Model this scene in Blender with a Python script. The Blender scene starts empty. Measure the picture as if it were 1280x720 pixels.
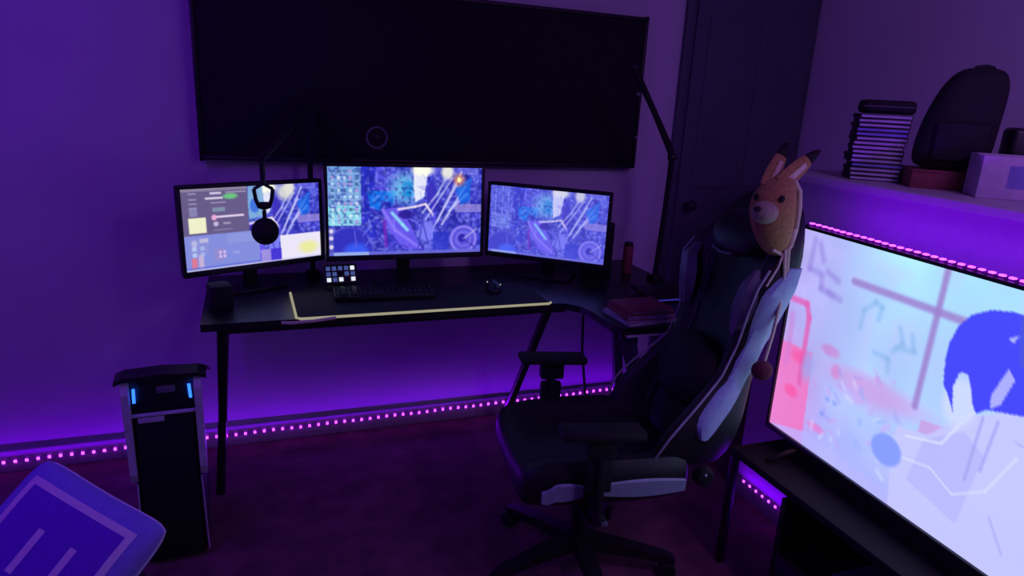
import bpy, bmesh, math, random
import numpy as np
from mathutils import Vector, Matrix

S = bpy.context.scene
C = S.collection
R = math.radians

# ------------------------------------------------------------------ camera
YAW, PITCH, ROLL, FPX = R(21.19), R(15.88), R(3.085), 861.0
cam_d = bpy.data.cameras.new('camera')
cam_d.sensor_width = 36.0
cam_d.lens = 36.0 * FPX / 1280.0
cam_d.clip_start = 0.02
cam = bpy.data.objects.new('camera', cam_d)
C.objects.link(cam)
fw = Vector((math.sin(YAW) * math.cos(PITCH), math.cos(YAW) * math.cos(PITCH), -math.sin(PITCH)))
r0 = Vector((math.cos(YAW), -math.sin(YAW), 0))
u0 = r0.cross(fw)
rr = r0 * math.cos(ROLL) + u0 * math.sin(ROLL)
uu = -r0 * math.sin(ROLL) + u0 * math.cos(ROLL)
m = Matrix((rr, uu, -fw)).transposed().to_4x4()
m.translation = Vector((0, 0, 1.5))
cam.matrix_world = m
S.camera = cam

# ------------------------------------------------------------------ world, exposure, unseen lamps
w = bpy.data.worlds.new('world')
w.use_nodes = True
w.node_tree.nodes['Background'].inputs[0].default_value = (0.10, 0.04, 0.45, 1)
w.node_tree.nodes['Background'].inputs[1].default_value = 0.02
S.world = w
S.view_settings.view_transform = 'Standard'
S.view_settings.look = 'None'
S.view_settings.exposure = 0.0
S.view_settings.gamma = 1.0
S.view_settings.use_curve_mapping = False


def area(name, loc, rot, sx, sy, power, col, label, cat='lamp'):
    d = bpy.data.lights.new(name, 'AREA')
    d.shape = 'RECTANGLE'
    d.size, d.size_y = sx, sy
    d.energy = power
    d.color = col
    o = bpy.data.objects.new(name, d)
    o.location = loc
    o.rotation_euler = rot
    C.objects.link(o)
    return o


# unseen violet lamps: ceiling source high left; right one added to brighten wall and ledge
area('unseen_violet_lamp', (-0.95, 1.25, 2.25), (R(35), R(20), 0), 0.5, 0.5, 8.7, (0.20, 0.008, 1.0), '')
area('unseen_violet_lamp', (1.5, 0.1, 2.38), (R(25), R(-38), 0), 0.6, 0.6, 15.0, (0.50, 0.19, 1.0), '')

# ------------------------------------------------------------------ materials
MATS = {}


def mat(name, col, rough=0.5, metal=0.0, noise=0.12, scale=40.0, bump=0.0, coat=0.0, spec=0.5):
    if name in MATS:
        return MATS[name]
    mt = bpy.data.materials.new(name)
    mt.use_nodes = True
    nt = mt.node_tree
    b = nt.nodes['Principled BSDF']
    b.inputs['Roughness'].default_value = rough
    b.inputs['Metallic'].default_value = metal
    b.inputs['Coat Weight'].default_value = coat
    b.inputs['Specular IOR Level'].default_value = spec
    tc = nt.nodes.new('ShaderNodeTexCoord')
    nz = nt.nodes.new('ShaderNodeTexNoise')
    nz.inputs['Scale'].default_value = scale
    nz.inputs['Detail'].default_value = 4
    rp = nt.nodes.new('ShaderNodeValToRGB')
    lo = [max(0, c * (1 - noise)) for c in col]
    hi = [min(1, c * (1 + noise)) for c in col]
    rp.color_ramp.elements[0].position = 0.3
    rp.color_ramp.elements[1].position = 0.7
    rp.color_ramp.elements[0].color = (*lo, 1)
    rp.color_ramp.elements[1].color = (*hi, 1)
    nt.links.new(tc.outputs['Object'], nz.inputs['Vector'])
    nt.links.new(nz.outputs['Fac'], rp.inputs['Fac'])
    nt.links.new(rp.outputs['Color'], b.inputs['Base Color'])
    if bump:
        bp = nt.nodes.new('ShaderNodeBump')
        bp.inputs['Strength'].default_value = bump
        bp.inputs['Distance'].default_value = 0.002
        nt.links.new(nz.outputs['Fac'], bp.inputs['Height'])
        nt.links.new(bp.outputs['Normal'], b.inputs['Normal'])
    MATS[name] = mt
    return mt


def emit(name, col, strength):
    if name in MATS:
        return MATS[name]
    mt = bpy.data.materials.new(name)
    mt.use_nodes = True
    nt = mt.node_tree
    nt.nodes.clear()
    e = nt.nodes.new('ShaderNodeEmission')
    e.inputs[0].default_value = (*col, 1)
    e.inputs[1].default_value = strength
    o = nt.nodes.new('ShaderNodeOutputMaterial')
    nt.links.new(e.outputs[0], o.inputs[0])
    MATS[name] = mt
    return mt


def screen_mat(name, strength):
    mt = bpy.data.materials.new(name)
    mt.use_nodes = True
    nt = mt.node_tree
    nt.nodes.clear()
    a = nt.nodes.new('ShaderNodeAttribute')
    a.attribute_name = 'Picture'
    e = nt.nodes.new('ShaderNodeEmission')
    e.inputs[1].default_value = strength
    o = nt.nodes.new('ShaderNodeOutputMaterial')
    nt.links.new(a.outputs['Color'], e.inputs[0])
    nt.links.new(e.outputs[0], o.inputs[0])
    return mt


M_wall = mat('wall_paint', (0.62, 0.60, 0.64), 0.75, noise=0.04, scale=3, bump=0.1)
M_ceil = mat('ceiling_paint', (0.6, 0.6, 0.62), 0.9, noise=0.03)
M_floor = mat('floor_carpet', (0.19, 0.07, 0.10), 0.9, noise=0.35, scale=9, bump=0.5)
M_trim = mat('trim_paint', (0.45, 0.42, 0.46), 0.5, noise=0.04)
M_door = mat('door_paint', (0.085, 0.095, 0.12), 0.6, noise=0.1, scale=6)
M_black = mat('black_plastic', (0.011, 0.011, 0.014), 0.45)
M_matte = mat('black_matte', (0.007, 0.007, 0.009), 0.8)
M_desk = mat('carbon_desk', (0.012, 0.012, 0.016), 0.38, noise=0.4, scale=160, bump=0.15)
M_metal = mat('black_metal', (0.03, 0.026, 0.034), 0.4, metal=0.3)
M_legm = mat('desk_leg_paint', (0.085, 0.07, 0.10), 0.4, metal=0.1)
M_grey = mat('grey_plastic', (0.16, 0.16, 0.19), 0.45)
M_silver = mat('silver_panel', (0.62, 0.60, 0.68), 0.42)
M_vinylb = mat('black_vinyl', (0.012, 0.012, 0.016), 0.5, noise=0.3, scale=90, bump=0.3)
M_vinylg = mat('grey_blue_vinyl', (0.30, 0.38, 0.46), 0.45, noise=0.1, scale=60, bump=0.2)
M_vinylp = mat('pale_blue_vinyl', (0.42, 0.62, 0.76), 0.42, noise=0.08, scale=60, bump=0.2)
M_pipe = mat('pale_piping', (0.42, 0.42, 0.46), 0.5)
M_white = mat('white_plastic', (0.7, 0.7, 0.72), 0.5)
M_tan = mat('tan_plush', (0.42, 0.25, 0.09), 0.95, noise=0.22, scale=120, bump=0.8)
M_cream = mat('cream_plush', (0.72, 0.66, 0.45), 0.95, noise=0.12, scale=120, bump=0.8)
M_pom = mat('dark_red_yarn', (0.12, 0.02, 0.04), 0.95, noise=0.4, scale=150, bump=0.9)
M_field = mat('cushion_field', (0.21, 0.045, 0.72), 0.85, noise=0.06, scale=80, bump=0.4)
M_cush = mat('cushion_purple', (0.30, 0.26, 0.86), 0.85, noise=0.06, scale=80, bump=0.4)
M_print = mat('cushion_print', (0.92, 0.90, 0.98), 0.85, noise=0.05, scale=80)
M_beige = mat('brown_red_card', (0.22, 0.05, 0.06), 0.7)
M_bookr = mat('dark_red_cover', (0.30, 0.05, 0.09), 0.6)
M_bookp = mat('pale_cover', (0.42, 0.34, 0.5), 0.6)
M_case = mat('pale_case_spine', (0.50, 0.48, 0.58), 0.4)
M_case2 = mat('blue_case_spine', (0.25, 0.24, 0.6), 0.4)
M_card = mat('white_carton', (0.55, 0.45, 0.62), 0.7)
M_led = emit('led_pink', (0.48, 0.035, 1.0), 8.0)
M_ledfloor = emit('led_floor_pink', (0.45, 0.032, 1.0), 8.0)
M_tape = emit('led_tape_violet', (0.16, 0.0, 0.5), 0.35)
M_bluelight = emit('blue_light', (0.02, 0.12, 1.0), 3.0)
M_bluedim = emit('blue_edge_light', (0.06, 0.04, 0.6), 0.5)
M_mat_edge = emit('lit_mat_edge', (0.62, 0.58, 0.40), 0.55)
M_key = emit('key_light', (0.12, 0.18, 0.62), 0.45)
M_keyw = emit('key_light_white', (0.8, 0.85, 1.0), 1.0)
M_dimkey = emit('dim_key_glow', (0.10, 0.08, 0.16), 0.35)
M_dot = emit('status_light', (0.8, 0.8, 0.9), 0.5)


# ------------------------------------------------------------------ mesh helpers
class MB:
    def __init__(s):
        s.bm = bmesh.new()

    def box(s, c, size, rot=None, bevel=0.0, seg=2, top=None):
        r = bmesh.ops.create_cube(s.bm, size=1.0)
        vs = r['verts']
        for v in vs:
            v.co = Vector((v.co.x * size[0], v.co.y * size[1], v.co.z * size[2]))
            if top and v.co.z > 0:
                v.co.x *= top[0]
                v.co.y *= top[1]
        if bevel:
            es = list({e for v in vs for e in v.link_edges})
            r2 = bmesh.ops.bevel(s.bm, geom=es, offset=bevel, segments=seg, profile=0.5, affect='EDGES')
            vs = list({v for f in r2['faces'] for v in f.verts} | {v for v in vs if v.is_valid})
        mx = Matrix.Translation(Vector(c))
        if rot is not None:
            mx = mx @ (rot if isinstance(rot, Matrix) else
                       (Matrix.Rotation(rot[2], 4, 'Z') @ Matrix.Rotation(rot[1], 4, 'Y') @ Matrix.Rotation(rot[0], 4, 'X')))
        bmesh.ops.transform(s.bm, matrix=mx, verts=vs)
        return s

    def bar(s, a, b, wx, wy, bevel=0.0):
        a, b = Vector(a), Vector(b)
        d = b - a
        q = d.to_track_quat('Z', 'Y').to_matrix().to_4x4()
        return s.box((a + b) / 2, (wx, wy, d.length), q, bevel)

    def cyl(s, a, b, r1, r2=None, n=20, bevel=0.0):
        a, b = Vector(a), Vector(b)
        d = b - a
        r2 = r1 if r2 is None else r2
        q = d.to_track_quat('Z', 'Y').to_matrix().to_4x4()
        mx = Matrix.Translation((a + b) / 2) @ q
        r = bmesh.ops.create_cone(s.bm, cap_ends=True, segments=n, radius1=r1, radius2=r2, depth=d.length, matrix=mx)
        if bevel:
            es = [e for e in {e for v in r['verts'] for e in v.link_edges} if len(e.link_faces) == 2 and
                  e.calc_face_angle(0) > 1.0]
            bmesh.ops.bevel(s.bm, geom=es, offset=bevel, segments=2, profile=0.5, affect='EDGES')
        return s

    def ball(s, c, rad, n=16, rot=None):
        if not hasattr(rad, '__len__'):
            rad = (rad, rad, rad)
        mx = Matrix.Translation(Vector(c))
        if rot is not None:
            mx = mx @ Matrix.Rotation(rot[2], 4, 'Z') @ Matrix.Rotation(rot[1], 4, 'Y') @ Matrix.Rotation(rot[0], 4, 'X')
        mx = mx @ Matrix.Diagonal((*rad, 1))
        bmesh.ops.create_uvsphere(s.bm, u_segments=n, v_segments=max(6, n // 2 + 2), radius=1.0, matrix=mx)
        return s

    def tube(s, pts, r, n=8, closed=False):
        pts = [Vector(p) for p in pts]
        rings = []
        N = len(pts)
        rs = r if hasattr(r, '__len__') else [r] * N
        up = Vector((0.13, 0.21, 0.97)).normalized()
        for i, p in enumerate(pts):
            if closed:
                t = (pts[(i + 1) % N] - pts[i - 1])
            else:
                t = pts[min(i + 1, N - 1)] - pts[max(i - 1, 0)]
            t.normalize()
            a = t.cross(up)
            if a.length < 1e-3:
                a = t.cross(Vector((1, 0, 0)))
            a.normalize()
            b = t.cross(a)
            rings.append([s.bm.verts.new(p + (a * math.cos(k * 2 * math.pi / n) + b * math.sin(k * 2 * math.pi / n)) * rs[i])
                          for k in range(n)])
        rng = range(N) if closed else range(N - 1)
        for i in rng:
            A, B = rings[i], rings[(i + 1) % N]
            for k in range(n):
                s.bm.faces.new((A[k], A[(k + 1) % n], B[(k + 1) % n], B[k]))
        if not closed:
            s.bm.faces.new(rings[0][::-1])
            s.bm.faces.new(rings[-1])
        return s

    def loft(s, rings, cap=True, closed=True):
        vr = [[s.bm.verts.new(Vector(p)) for p in r] for r in rings]
        n = len(vr[0])
        for A, B in zip(vr, vr[1:]):
            for k in range(n if closed else n - 1):
                s.bm.faces.new((A[k], A[(k + 1) % n], B[(k + 1) % n], B[k]))
        if cap:
            s.bm.faces.new(vr[0][::-1])
            s.bm.faces.new(vr[-1])
        return s

    def prism(s, pts, h, axis='z', z0=0.0):
        """polygon extruded; pts 2D -> axis"""
        def P(p, h_):
            if axis == 'z':
                return (p[0], p[1], h_)
            if axis == 'y':
                return (p[0], h_, p[1])
            return (h_, p[0], p[1])
        A = [s.bm.verts.new(P(p, z0)) for p in pts]
        B = [s.bm.verts.new(P(p, z0 + h)) for p in pts]
        n = len(pts)
        s.bm.faces.new(A[::-1])
        s.bm.faces.new(B)
        for k in range(n):
            s.bm.faces.new((A[k], A[(k + 1) % n], B[(k + 1) % n], B[k]))
        return s

    def build(s, name, material, parent=None, smooth=True, subsurf=0, loc=None, rot=None):
        bmesh.ops.recalc_face_normals(s.bm, faces=s.bm.faces)
        me = bpy.data.meshes.new(name)
        s.bm.to_mesh(me)
        s.bm.free()
        me.materials.append(material)
        if smooth:
            me.polygons.foreach_set('use_smooth', [True] * len(me.polygons))
            try:
                me.set_sharp_from_angle(angle=R(40))
            except Exception:
                pass
        o = bpy.data.objects.new(name, me)
        C.objects.link(o)
        if parent:
            o.parent = parent
        if subsurf:
            md = o.modifiers.new('subsurf', 'SUBSURF')
            md.levels = subsurf
            md.render_levels = subsurf
        if loc:
            o.location = loc
        if rot:
            o.rotation_euler = rot
        return o


def tag(o, label, cat, group=None, kind=None):
    if label:
        o['label'] = label
    if cat:
        o['category'] = cat
    if group:
        o['group'] = group
    if kind:
        o['kind'] = kind
    return o


def thing(name, label, cat, loc=(0, 0, 0), rz=0.0, group=None):
    o = bpy.data.objects.new(name, None)
    o.empty_display_size = 0.05
    o.location = loc
    o.rotation_euler = (0, 0, rz)
    C.objects.link(o)
    return tag(o, label, cat, group)


def dup(root, loc, rz, label=None):
    r = root.copy()
    C.objects.link(r)
    r.location = loc
    r.rotation_euler = (0, 0, rz)
    if label:
        r['label'] = label
    for ch in list(root.children):
        c = ch.copy()
        C.objects.link(c)
        c.parent = r
        for g in ch.children:
            d = g.copy()
            C.objects.link(d)
            d.parent = c
    return r


def struct(mb, name, material, label=None):
    o = mb.build(name, material, smooth=False)
    o['kind'] = 'structure'
    if label:
        o['label'] = label
        o['category'] = name.split('_')[0]
    return o


# ------------------------------------------------------------------ the room
WY = 2.86      # back wall
XR = 2.62      # right wall
XL = -1.45     # left wall
YF = -1.6
ZC = 2.45
struct(MB().box(((XL + XR) / 2, (WY + YF) / 2, -0.05), (XR - XL + .2, WY - YF + .2, .1)), 'floor', M_floor,
       'dark reddish carpeted floor of the room')
struct(MB().box(((XL + XR) / 2, (WY + YF) / 2, ZC + .05), (XR - XL + .2, WY - YF + .2, .1)), 'ceiling', M_ceil,
       'pale ceiling above the frame')
struct(MB().box(((XL + XR) / 2, WY + .05, ZC / 2), (XR - XL + .2, .1, ZC)), 'wall_back', M_wall,
       'purple-lit painted wall behind the desk')
struct(MB().box((XR + .05, (WY + YF) / 2, ZC / 2), (.1, WY - YF, ZC)), 'wall_right', M_wall,
       'purple-lit wall above the white ledge')
struct(MB().box((XL - .05, (WY + YF) / 2, ZC / 2), (.1, WY - YF, ZC)), 'wall_left', M_wall, 'plain left wall of the room')
struct(MB().box(((XL + XR) / 2, YF - .05, ZC / 2), (XR - XL + .2, .1, ZC)), 'wall_front', M_wall, 'plain wall behind the viewer')
# boxed-in ledge along the right wall
XB = 1.75
YB = 1.98
LZ = 1.285
struct(MB().box(((XB + .02 + XR) / 2, (YB - .02 + YF) / 2, (LZ - .03) / 2), (XR - XB - .02, YB - .02 - YF, LZ - .03)), 'wall_ledge', M_trim,
       'white boxed-in lower wall behind the large television')
struct(MB().box(((XB + XR) / 2, (YB + YF) / 2, LZ - .015), (XR - XB, YB - YF, .03), bevel=.006), 'trim_1', M_trim,
       'white ledge top board carrying the game cases')
# baseboards
struct(MB().box(((XL + 1.85) / 2, WY - .009, .045), (1.85 - XL, .018, .09), bevel=.004), 'baseboard_back', M_trim,
       'skirting board along the back wall behind the desk')
# door in the recess
d = MB()
for x in (1.90, 2.60):
    d.box((x, WY - .012, 1.0), (.05, .024, 2.04), bevel=.003)
d.box((2.25, WY - .012, 2.04), (.75, .024, .05), bevel=.003)
frame = None
door = MB().box((2.25, WY - .02, 1.0), (.66, .04, 2.0), bevel=.003).build('door_1', M_door, smooth=False)
door['kind'] = 'structure'
door['label'] = 'dark closed door in the corner behind the chair'
door['category'] = 'door'
d.build('door_frame', M_door, door, smooth=False)
for (x0, x1, z0, z1) in ((1.99, 2.22, 1.1, 1.88), (2.28, 2.51, 1.1, 1.88), (1.99, 2.22, .15, .95), (2.28, 2.51, .15, .95)):
    MB().box(((x0 + x1) / 2, WY - .041, (z0 + z1) / 2), (x1 - x0, .010, z1 - z0), bevel=.004).build('panel', M_door, door, smooth=False)
k = MB().cyl((1.97, WY - .04, 1.02), (1.97, WY - .08, 1.02), .01).ball((1.97, WY - .095, 1.02), .024)
k.build('knob', M_metal, door)

# ------------------------------------------------------------------ LED strips
def led_strip(label, a, b, width_dir, pitch, material, dot=.006, tape_h=.010, out=Vector((0, 0, 1)), sag=0.0, glow=None):
    """strip from a to b; out = the way the diodes face; width_dir = tape width"""
    a, b = Vector(a), Vector(b)
    t = thing('led_strip', label, 'light strip', a)
    d_ = b - a
    L = d_.length
    n = max(2, int(L / pitch))
    wd = Vector(width_dir)
    out = Vector(out)
    q = Matrix((d_.normalized(), wd, out)).transposed().to_4x4()
    MB().box(d_ / 2 + out * .0012, (L, tape_h, .0024), q).build('tape', M_tape, t, smooth=False)
    mb = MB()
    rnd = random.Random(3)
    for i in range(n):
        f = (i + .5) / n
        p = d_ * f + out * .004 + wd * (math.sin(i * .9) * sag)
        mb.box(p, (dot, dot, .004), q, bevel=0)
    o = mb.build('diodes', material, t, smooth=False)
    o['kind'] = 'stuff'
    if glow:   # the light the diodes throw: (power, direction, offset from the tape)
        ld = bpy.data.lights.new('led_glow', 'AREA')
        ld.shape = 'RECTANGLE'
        ld.size, ld.size_y = L, .012
        ld.energy = glow[0]
        ld.color = (0.20, 0.0, 1.0)
        lo = bpy.data.objects.new('led_glow', ld)
        g = Vector(glow[1]).normalized()
        xx = d_.normalized()
        g = (g - xx * g.dot(xx)).normalized()
        lo.matrix_world = Matrix.Translation(a + d_ / 2 + Vector(glow[2])) @ Matrix((xx, (-g).cross(xx), -g)).transposed().to_4x4()
        C.objects.link(lo)
    return t


led_strip('long pink LED strip low along the back wall under the desk', (-1.1, WY - .0185, .045), (1.74, WY - .0185, .068), (0, 0, 1), .037,
          M_ledfloor, out=(0, -1, 0), dot=.0095, sag=.001, glow=(4.2, (0, -.55, 1), (0, -.03, .0)))
led_strip('short pink LED strip low on the white ledge wall behind the black stand', (XB + .019, 1.93, .07), (XB + .019, .2, .07), (0, 0, 1), .036,
          M_ledfloor, out=(-1, 0, 0), dot=.008, glow=(2.6, (-.35, 0, 1), (-.03, 0, .0)))


# ------------------------------------------------------------------ pictures for the screens
def srgb(c):
    c = np.asarray(c, float) / 255.0
    return np.where(c <= .04045, c / 12.92, ((c + .055) / 1.055) ** 2.4)


class Pic:
    def __init__(s, w_, h_, base):
        s.w, s.h = w_, h_
        s.V, s.U = np.mgrid[0:h_, 0:w_].astype(float)
        s.U = (s.U + .5) / w_
        s.V = (s.V + .5) / h_
        s.asp = h_ / w_
        s.a = np.zeros((h_, w_, 3)) + np.array(base, float)

    def put(s, mask, col, al=1.0):
        mk = np.clip(mask.astype(float) * al, 0, 1)[..., None]
        s.a = s.a * (1 - mk) + np.array(col, float) * mk

    def rect(s, u0, v0, u1, v1, col, al=1.0):
        s.put((s.U >= u0) & (s.U <= u1) & (s.V >= v0) & (s.V <= v1), col, al)

    def poly(s, pts, col, al=1.0):
        ins = np.zeros_like(s.U, bool)
        n = len(pts)
        for i in range(n):
            x0, y0 = pts[i]
            x1, y1 = pts[(i + 1) % n]
            if y0 == y1:
                continue
            c = ((s.V < y0) != (s.V < y1)) & (s.U < (x1 - x0) * (s.V - y0) / (y1 - y0) + x0)
            ins ^= c
        s.put(ins, col, al)

    def line(s, pts, wd, col, al=1.0, soft=.5):
        for (x0, y0), (x1, y1) in zip(pts, pts[1:]):
            dx, dy = x1 - x0, (y1 - y0) * s.asp
            L2 = dx * dx + dy * dy + 1e-12
            px, py = s.U - x0, (s.V - y0) * s.asp
            t = np.clip((px * dx + py * dy) / L2, 0, 1)
            dd = np.hypot(px - t * dx, py - t * dy)
            s.put(np.clip((wd / 2 - dd) / (wd * soft) + .5, 0, 1), col, al)

    def ell(s, cu, cv, ru, rv, col, al=1.0, soft=.15):
        q = np.hypot((s.U - cu) / ru, (s.V - cv) / rv)
        s.put(np.clip((1 - q) / soft + .5, 0, 1), col, al)

    def ring(s, cu, cv, ru, rv, th, col, al=1.0):
        q = np.hypot((s.U - cu) / ru, (s.V - cv) / rv)
        s.put(np.clip((th - np.abs(q - 1)) / th, 0, 1), col, al)

    def noise(s, n, amp, seed, col=None):
        rg = np.random.RandomState(seed)
        ny = max(2, int(n * s.asp))
        g = rg.rand(ny + 2, n + 2)
        x, y = s.U * n, s.V * ny
        i, j = x.astype(int), y.astype(int)
        fx, fy = x - i, y - j
        fx, fy = fx * fx * (3 - 2 * fx), fy * fy * (3 - 2 * fy)
        v = (g[j, i] * (1 - fx) + g[j, i + 1] * fx) * (1 - fy) + (g[j + 1, i] * (1 - fx) + g[j + 1, i + 1] * fx) * fy
        if col is None:
            s.a *= (1 + amp * (v[..., None] - .5) * 2)
        else:
            s.put(np.clip((v - .5) * 3, 0, 1), col, amp)
        return v

    def mesh(s, name, W, H, strength, parent, y=0.0):
        """screen in local XZ facing -Y, centred"""
        w_, h_ = s.w, s.h
        xs = (np.arange(w_ + 1) / w_ - .5) * W
        zs = (.5 - np.arange(h_ + 1) / h_) * H
        X, Z = np.meshgrid(xs, zs)
        co = np.stack([X, np.full_like(X, y), Z], -1).reshape(-1, 3)
        idx = np.arange((w_ + 1) * (h_ + 1)).reshape(h_ + 1, w_ + 1)
        f = np.stack([idx[1:, :-1], idx[1:, 1:], idx[:-1, 1:], idx[:-1, :-1]], -1).reshape(-1, 4)
        me = bpy.data.meshes.new(name)
        me.vertices.add(len(co))
        me.vertices.foreach_set('co', co.ravel())
        me.loops.add(f.size)
        me.loops.foreach_set('vertex_index', f.ravel().astype(np.int32))
        me.polygons.add(len(f))
        me.polygons.foreach_set('loop_start', np.arange(0, f.size, 4, dtype=np.int32))
        me.update(calc_edges=True)
        pad = np.pad(s.a, ((0, 1), (0, 1), (0, 0)), 'edge')
        pad2 = np.pad(s.a, ((1, 0), (1, 0), (0, 0)), 'edge')
        col = srgb(np.clip((pad + pad2) / 2, 0, 255)).reshape(-1, 3)
        col4 = np.concatenate([col, np.ones((len(col), 1))], 1).astype(np.float32)
        ca = me.color_attributes.new('Picture', 'FLOAT_COLOR', 'POINT')
        ca.data.foreach_set('color', col4.ravel())
        me.materials.append(screen_mat(name + '_picture', strength))
        o = bpy.data.objects.new(name, me)
        C.objects.link(o)
        o.parent = parent
        return o


def wallpaper(w_, h_, light=0.0, icons=True, flare=True):
    """busy blue picture of beams, a bright shaft, a wheel and domes"""
    p = Pic(w_, h_, (62, 62, 205))
    p.noise(9, .9, 5, (92, 88, 235))
    p.noise(17, .75, 8, (34, 30, 150))
    p.noise(30, .6, 12, (110, 120, 240))
    p.noise(44, .6, 31, (40, 40, 165))
    p.rect(.56, 0, .98, .08, (120, 120, 235), .6)
    # cyan column region on the left
    if icons:
        p.rect(0, 0, .205, .66, (120, 175, 225), .92)
        p.rect(.0, .44, .2, .66, (140, 235, 240), .8)
    else:
        for i in range(7):
            p.rect(.01 + i * .028, 0, .03 + i * .028, .58 - .03 * (i % 3), (125, 150, 245) if i % 2 else (100, 112, 238), .75)
        p.rect(.02, .42, .18, .62, (150, 175, 250), .6)
        p.noise(40, .4, 77, (75, 85, 225))
    p.poly([(.21, 0), (.30, 0), (.27, .5), (.31, .8), (.22, .8)], (42, 48, 200), .9)
    p.poly([(.24, .27), (.44, .27), (.40, .45), (.33, .5), (.26, .45)], (20, 120, 240), .9)
    p.poly([(.33, .38), (.40, .4), (.38, .62), (.33, .56)], (40, 40, 180), .9)
    # bright shaft in the middle
    p.ell(.49, .24, .10, .18, (120, 205, 245), .85, .8)
    p.ell(.50, .26, .035, .10, (10, 140, 210), .9, .5)
    p.noise(60, .5, 41, (150, 160, 250))
    p.noise(75, .5, 43, (30, 28, 140))
    p.poly([(.54, .0), (.64, .0), (.63, .12), (.61, .34), (.55, .40), (.54, .16)], (245, 244, 255), .9)
    p.ell(.60, .03, .07, .07, (255, 255, 235), .95, .6)
    p.ell(.765, .05, .04, .09, (245, 245, 225), .9, .6)
    p.ell(.66, .33, .032, .17, (60, 50, 190), .95, .3)
    p.line([(.60, .52), (.70, .30), (.76, .10)], .012, (200, 205, 245), .8)
    # beams
    for i, (a, b) in enumerate((((.70, .62), (.86, .05)), ((.66, .74), (.83, .2)), ((.73, .66), (.9, .18)), ((.62, .6), (.80, .12)),
                                ((.78, .5), (.9, .3)))):
        p.line([a, b], .009 if i % 2 else .014, (205, 205, 255), .85)
    p.poly([(.82, .25), (.93, .1), (.92, .38), (.86, .44)], (20, 110, 235), .7)
    # cluster and limbs
    p.poly([(.33, .48), (.46, .45), (.55, .78), (.60, .95), (.48, .95), (.38, .72)], (112, 92, 245), .85)
    p.line([(.34, .48), (.42, .72), (.58, .93)], .02, (150, 130, 255), .7)
    p.line([(.40, .52), (.47, .66), (.50, .72)], .02, (150, 240, 250), .8)
    p.ell(.49, .54, .05, .05, (45, 30, 150), .9)
    p.line([(.44, .48), (.55, .45), (.62, .42), (.67, .55)], .014, (250, 235, 245), .9)
    p.ell(.63, .74, .055, .12, (130, 130, 250), .9, .3)
    p.line([(.57, .95), (.60, .62), (.64, .9)], .01, (70, 70, 200), .9)
    p.line([(.35, .6), (.36, .9)], .02, (120, 40, 190), .8)
    p.rect(.67, .75, .78, .97, (45, 55, 200), .75)
    # wheel lower right
    p.rect(.82, .42, 1, .52, (180, 160, 225), .6)
    p.ell(.88, .84, .10, .17, (95, 85, 225), .9)
    p.ring(.88, .84, .085, .15, .14, (165, 150, 250), .9)
    p.ell(.87, .83, .025, .05, (45, 35, 170), .9)
    p.line([(.88, .84), (.97, .72)], .01, (185, 185, 235), .8)
    p.line([(.88, .84), (.96, .94)], .01, (60, 50, 170), .8)
    p.ring(.88, .84, .05, .085, .2, (140, 130, 240), .7)
    # dome lower left
    p.ell(.13, .94, .145, .26, (50, 50, 190), .95, .1)
    p.ring(.13, .94, .145, .26, .05, (90, 85, 215), .9)
    p.ell(.17, .98, .08, .12, (60, 95, 250), .9, .5)
    p.line([(.16, .72), (.17, .9)], .012, (95, 95, 230), .7)
    for i in range(26):
        rg = random.Random(i * 7 + 1)
        a, b = rg.uniform(.22, .95), rg.uniform(.05, .9)
        an = rg.uniform(-1.2, 1.2)
        p.line([(a, b), (a + .05 * math.sin(an), b + .10 * math.cos(an))], .006, rg.choice([(150, 160, 255), (30, 25, 130), (90, 70, 230)]), .55)
    if flare:
        p.ell(.845, .14, .035, .06, (240, 150, 90), .8, 1.2)
        p.ell(.845, .14, .013, .03, (255, 240, 170), 1)
    if icons:
        rg = random.Random(4)
        for i in range(5):
            for j in range(9):
                u, v = .02 + i * .037, .035 + j * .071
                c = rg.choice([(210, 240, 250), (70, 110, 170), (190, 150, 220), (60, 90, 130), (235, 245, 255)])
                p.rect(u, v, u + .018, v + .032, c, .75)
                p.rect(u - .003, v + .042, u + .022, v + .05, (220, 240, 250), .6)
        p.rect(0, .68, .03, .96, (120, 120, 190), .5)
        for v in (.72, .80, .9):
            p.ell(.015, v, .013, .025, (235, 225, 250), .9)
    # task bar
    p.rect(0, .965, 1, 1, (105, 105, 215), .9)
    p.rect(.03, .965, .25, 1, (165, 190, 240), .8)
    if light:
        p.a = p.a * (1 - light) + np.array((120, 122, 250)) * light
    return p


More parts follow.
